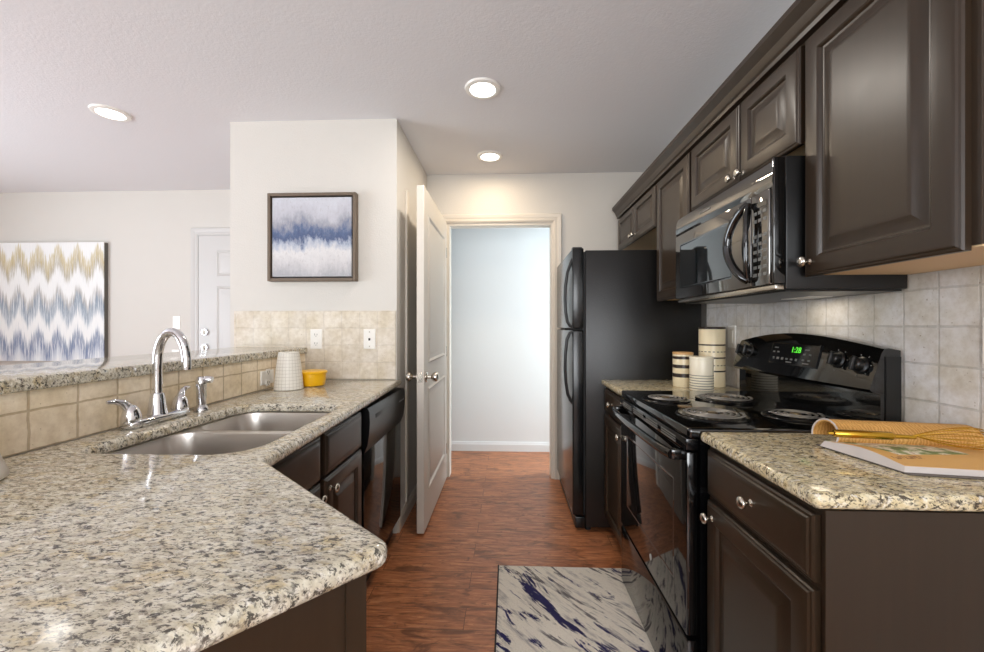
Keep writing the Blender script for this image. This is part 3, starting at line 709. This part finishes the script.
for u, v, w_, h_ in ((-.095, .022, .022, .004), (-.105, .005, .012, .006), (-.08, .005, .012, .006), (-.1, -.02, .01, .009), (-.075, -.02, .014, .009), (-.05, -.02, .012, .009), (-.025, -.02, .012, .006), (.0, -.02, .012, .006), (.025, -.02, .01, .009), (-.012, -.031, .03, .004), (.07, .02, .02, .004), (.06, .003, .012, .006), (.088, .003, .012, .006), (.06, -.018, .012, .006), (.088, -.018, .012, .006), (.075, -.03, .03, .004)):
    q = MB().box(u-w_/2, u+w_/2, v-h_/2, v+h_/2, 0, .0006); q.xf(bgmat(1.555, .55, .0024)); q.build('button_mark', 'mark_dim', dpo)
def bgknob(y, f):
    k = MB().lathe([(0, 0), (.027, 0), (.027, .004), (.021, .007), (.019, .022), (.016, .026), (0, .026)], (0, 0, 0), 28)
    k.box(-.005, .005, -.022, .022, .018, .034, .003); k.xf(bgmat(y, f, 0)); ko = k.build('knob', 'black_plastic', bgd, ang=.5)
    for a in range(7):
        q = MB().box(-.0015, .0015, .031, .036, 0, .0005); q.xf(bgmat(y, f, .0008) @ Matrix.Rotation(a*2*PI/7+.3, 4, 'Z')); q.build('dial_mark', 'mark_dim', ko)
bgknob(1.355, .60); bgknob(1.275, .58); bgknob(1.893, .66); bgknob(1.835, .62)
# coils
def coil(cx, cy, R, turns):
    z = .9135
    pan = MB().lathe([(R+.022, 0), (R+.02, .004), (R+.012, .006), (R+.006, .003), (R*.9, -.0), (R*.3, .0005), (0, .0005)], (cx, cy, z), 40, cap0=False, cap1=False).build('drip_pan', 'chrome_dark', t, ang=.9)
    pts = []
    for k in range(turns*28+1):
        a = 2*PI*k/28; r = .022+(R-.022)*k/(turns*28); pts.append((cx+r*math.cos(a), cy+r*math.sin(a), z+.0105))
    pts += [(cx+R+.012, cy+.004, z+.008)]
    c_ = MB().tube(pts, .0050, 8, flat=.5).build('coil', 'coil', t, ang=1)
    MB().lathe([(0, .004), (.016, .004), (.016, .0115), (.012, .0135), (0, .0135)], (cx, cy, z), 20, cap0=False, cap1=False).build('medallion', 'medal', c_)
    for k in range(3):
        a = k*2*PI/3+.4; MB().tube([(cx+.016*math.cos(a), cy+.016*math.sin(a), z+.0062), (cx+R*math.cos(a), cy+R*math.sin(a), z+.0062)], .002, 6).build('support', 'chrome', c_)
simple('chrome_dark', 'drip_pan_black_chrome', (26, 26, 27), .2, .6)
coil(.655, 1.70, .072, 3); coil(.91, 1.72, .094, 4); coil(.70, 1.405, .094, 4); coil(.972, 1.40, .076, 3)

# canisters
def canister(x, y, r, h, label, lid, body, bands):
    t = thing('canister', (x, y, TOP), label, 'canister')
    MB().lathe([(0, .0005), (r*.95, .0005), (r, .004), (r, h-.014), (r*.98, h-.011), (0, h-.011)], (x, y, TOP), 40, cap0=False, cap1=False).build('body', body, t, ang=.7)
    MB().lathe([(0, h-.0108), (r*1.01, h-.0108), (r*1.02, h-.003), (r*.98, h), (0, h)], (x, y, TOP), 40, cap0=False, cap1=False).build('lid', lid, t, ang=.7)
    for z0, z1 in bands: MB().lathe([(r*.99, z0), (r+.0006, z0+.0003), (r+.0006, z1-.0003), (r*.99, z1)], (x, y, TOP), 40, cap0=False, cap1=False).build('band', 'brown', t, ang=.7)
    return t
t = canister(1.062, 2.14, .062, .308, 'tall cream canister with thin brown stripes by the tile wall', 'brown', 'cream', [(.212, .220), (.146, .154), (.078, .086)])
for z in (.181, .112):
    for k in range(20):
        a = 2*PI*k/20
        b_ = MB().box(.0615, .0626, -.0055, .0055, z-.002, z+.002); b_.xf(Matrix.Translation((1.062, 2.14, TOP)) @ Matrix.Rotation(a, 4, 'Z')); b_.build('dash_mark', 'brown', t)
canister(.907, 2.125, .049, .178, 'small canister with three thick dark bands, nearest the refrigerator', 'cork', 'cream', [(.143, .158), (.097, .115), (.05, .07)])
canister(.945, 2.005, .053, .164, 'short ivory canister with thin stripes around its base, in front of the others', 'ivory', 'ivory', [(.010+.0125*k, .0128+.0125*k) for k in range(6)])

# ------------------------------------------------------------------ upper cabinets
UX = .872; UZ0, UZ1 = 1.372, 2.07
def upper(y0, y1, z0, label, doors):
    t = thing('wall_cabinet', (1.0, (y0+y1)/2, z0), label, 'cabinet')
    MB().box(UX, 1.159, y0, y1, z0, UZ1).build('body', 'espresso', t, smooth=False)
    MB().box(UX+.004, 1.155, y0+.002, y1-.002, z0-.004, z0-.0004).build('bottom_panel', 'birch', t, smooth=False)
    for (a, b_, ky, kz) in doors:
        d = front('door', MB(), a, b_, z0-.010, 2.044, UX, -1).build('door', 'espresso', t, ang=.3)
        if ky: knob(ky, kz, UX, -1, d)
upper(.776, 1.204, UZ0, 'large dark brown wall cabinet at upper right, nearest the camera', [(.792, 1.197, 1.172, 1.402)])
upper(1.206, 1.926, 1.765, 'dark brown wall cabinet with two small doors above the microwave', [(1.216, 1.518, 1.495, 1.777), (1.524, 1.916, 1.555, 1.777)])
upper(1.928, 2.36, UZ0, 'narrow full height dark brown wall cabinet between microwave and refrigerator', [(1.938, 2.352, None, 0)])
upper(2.362, 3.165, 1.81, 'dark brown wall cabinet with two small doors above the refrigerator', [(2.375, 2.758, 2.735, 1.835), (2.766, 3.155, 2.79, 1.835)])
cr = [(.875, 2.055), (.850, 2.055), (.848, 2.068), (.842, 2.074), (.838, 2.082), (.832, 2.098), (.820, 2.112), (.815, 2.118), (.812, 2.122), (.812, 2.140), (.875, 2.140)]
cm = MB().prism(cr, .70, 3.17, 'y'); cm.box(.875, 1.159, .76, 3.165, 2.0705, 2.14)
tag(cm.build('crown_molding', 'espresso', ang=.3), 'long dark brown crown moulding along the top of the wall cabinets', 'moulding')

# microwave
MY0, MY1, MX = 1.212, 1.895, .775
t = thing('microwave', (.97, 1.557, 1.325), 'black over the range microwave with an eye shaped handle', 'microwave')
MB().box(.815, 1.158, MY0, MY1, 1.328, 1.72, .003).build('case', 'black_plastic', t)
# upper vent section, bowed
tp = [(.816, 1.632), (.780, 1.632), (.776, 1.645), (.778, 1.685), (.787, 1.71), (.816, 1.722)]
MB().prism(tp, MY0+.002, MY1-.002, 'y').build('top_grille', 'mw_glass', t, ang=.7)
SPL = 1.315
dm = MB().box(MX, .814, SPL+.001, MY1-.002, 1.345, 1.630, .003).build('door', 'mw_glass', t)
MB().panel((MX-.0002, MY1-.05, 1.385), (0, -1, 0), (0, 0, 1), (-1, 0, 0), .42, .20, [(0, -.002), (0, .0004), (.004, .0004), (.006, -.0001), (.01, -.0001)]).build('window', 'mw_window', dm, ang=.3)
cp = MB().box(MX, .814, MY0+.014, SPL-.001, 1.345, 1.630, .003).build('control_panel', 'mw_glass', t)
MB().box(.779, .814, MY0+.0, MY0+.013, 1.345, 1.718, .004).build('side_trim', 'gloss_black', t)
for r_ in range(9):
    if r_ == 2: continue
    for c_ in range(3):
        y = 1.302-c_*.024; z = 1.575-r_*.024
        MB().box(MX-.0008, MX+.001, y-.016, y, z-.01, z).build('key_mark', 'mark_dim', cp)
MB().box(MX-.0008, MX+.001, 1.236, 1.302, 1.585, 1.60).build('display_window', 'dark_glass', cp)
MB().box(.7755, .777, 1.58, 1.66, 1.672, 1.678).build('badge', 'mark_dim', t)
hp = []
for k in range(25):
    u = -1+2*k/24; hp.append((MX-.006-.032*(1-u*u)**.6, SPL+.004+.066*(1-u*u), 1.487+.122*u))
hb_ = MB().tube(hp, .013, 12)
hp2 = []
for k in range(25):
    u = -1+2*k/24; hp2.append((MX-.006-.018*(1-u*u)**.6, SPL+.004-.016*(1-u*u), 1.487+.122*u))
hb_.tube(hp2, .008, 10); hb_.build('handle', 'gloss_black', dm, ang=1)
MB().box(.785, .814, MY0+.003, MY1-.003, 1.327, 1.344, .005).build('bottom_trim', 'nickel', t)
MB().box(.82, 1.15, MY0+.01, MY1-.01, 1.322, 1.3278).build('bottom_plate', 'black_plastic', t)
ll = MB().box(1.03, 1.11, 1.42, 1.56, 1.3195, 1.3218, .0005, 1).build('work_light', 'plastic', t)
area('work_lamp', (1.07, 1.49, 1.316), (0, 0, 0),   .08, .14, .2, (1, .86, .66), t)

# ------------------------------------------------------------------ rug
tag(MB().box(-.045, .565, .9, 2.03, .001, .0125, .004).build('rug', 'rug'), 'cream rug with navy and grey streaks in front of the stove', 'rug')
rg = [o for o in C.objects if o.name == 'rug'][0]
MB().box(-.051, -.0455, .895, 2.036, .001, .0125, .002).build('binding', 'rugedge', rg)

# ------------------------------------------------------------------ cookbook and whisk
bx, by, bz_ = .96, 1.0, TOP
t = thing('cookbook', (bx, by, bz_), 'open cookbook with a curled orange page lying on the right counter', 'book')
# lower cover and page block, near half (turned a little)
A = (.800, 1.070); B = (.832, .882); Cc = (1.14, .835); D = (1.14, 1.03)
def quad(poly, z0, z1, b=.001): return MB().slab(round_poly(poly, 0), [], z0, z1, b, 2)
quad([(.806, 1.085), (.838, .874), (1.148, .826), (1.148, 1.09)], bz_+.001, bz_+.0045).build('cover', 'cover', t)
# near page block, its top swelling towards the spine
L = []
for k in range(9):
    u = k/8; yv = lambda x: 0
    za = bz_+.0045; h = .013+.018*math.sin(PI*min(1, u*1.05))**1.2*(.6)
    p0 = Vector(B).lerp(Vector(A), u); p1 = Vector(Cc).lerp(Vector(D), u)
    off = Vector((.0, .0))
    L.append([(p0.x+.004, p0.y, za), (p1.x, p1.y, za), (p1.x, p1.y, za+h), (p0.x+.004+.012*u, p0.y, za+h)])
pb = MB().loops(L).build('page_block', 'pages', t, ang=.6)
L = []
for k in range(9):
    u = k/8; h = .013+.018*math.sin(PI*min(1, u*1.05))**1.2*.6
    p0 = Vector(B).lerp(Vector(A), u); p1 = Vector(Cc).lerp(Vector(D), u); za = bz_+.0045+h
    L.append([(p0.x+.005+.012*u, p0.y+.0005, za+.0002), (p1.x-.001, p1.y+.0005, za+.0002), (p1.x-.001, p1.y+.0005, za+.0009), (p0.x+.005+.012*u, p0.y+.0005, za+.0009)])
MB().loops(L).build('open_page', 'page', t, ang=.6)
# pages curled over away from the viewer
ring_o, ring_i = [], []
for k in range(15):
    a = PI*1.12-(PI*1.12+.35)*k/14
    cy, cz, R = 1.077, bz_+.031, .037
    ring_o.append((cy+R*1.15*math.cos(a), cz+R*math.sin(a))); ring_i.append((cy+(R*1.15-.005)*math.cos(a), cz+(R-.005)*math.sin(a)))
prof = ring_o+list(reversed(ring_i))
cl = MB()
L = []
for k in range(11):
    u = k/10; x = .826+u*(1.154-.826); L.append([(x+.012*(1-u)*(q[1]-bz_)/.07, q[0]+(.012-.03*u), max(q[1]-.004*u, bz_+.0015)) for q in prof])
cl.loops(L); cl.build('curled_pages', 'curl', t, ang=.7)
e0 = MB(); e0.tube([(L[0][k][0]-.0005, L[0][k][1], L[0][k][2]) for k in range(15)], .0022, 6); e0.build('page_edge', 'pages', t)
# whisk lying across the book
w = thing('whisk', (.93, .97, bz_+.044), 'gold whisk lying across the open cookbook', 'whisk')
def wp(u, off=(0, 0)):  # along the whisk axis
    a = Vector((.79, 1.008, bz_+.053)); d = Vector((.985, -.17, -.004)).normalized(); s_ = Vector((.17, .985, 0)); up = Vector((0, 0, 1))
    return a+d*u+s_*off[0]+up*off[1]
MB().tube([wp(0), wp(.004), wp(.06), wp(.118), wp(.122)], [.0075, .0095, .0095, .0095, .007], 14).build('handle', 'gold', w, ang=.8)
MB().tube([wp(-.012, (0, -.001)), wp(-.002)], [.004, .0045], 8).build('hanging_loop', 'gold', w)
MB().tube([wp(.12), wp(.15), wp(.165)], [.0055, .005, .0045], 12).build('ferrule', 'gold', w)
for k in range(7):
    a = PI*k/7; pts = []
    for q in range(21):
        u = -1+2*q/20; lat = .034*math.sin(PI*min(1, (1-abs(u))*1.0)**.75) if abs(u) < 1 else 0
        pr = 1-abs(u); r = .032*math.sin(min(pr, .72)/.72*PI/2) if pr < .72 else .032*math.cos((pr-.72)/.28*PI/2)
        sg = 1 if u > 0 else -1
        pts.append(wp(.16+.17*pr, (sg*r*math.cos(a), sg*r*math.sin(a)*.75+.004)))
    MB().tube(pts, .0009, 6).build('wire', 'gold', w)
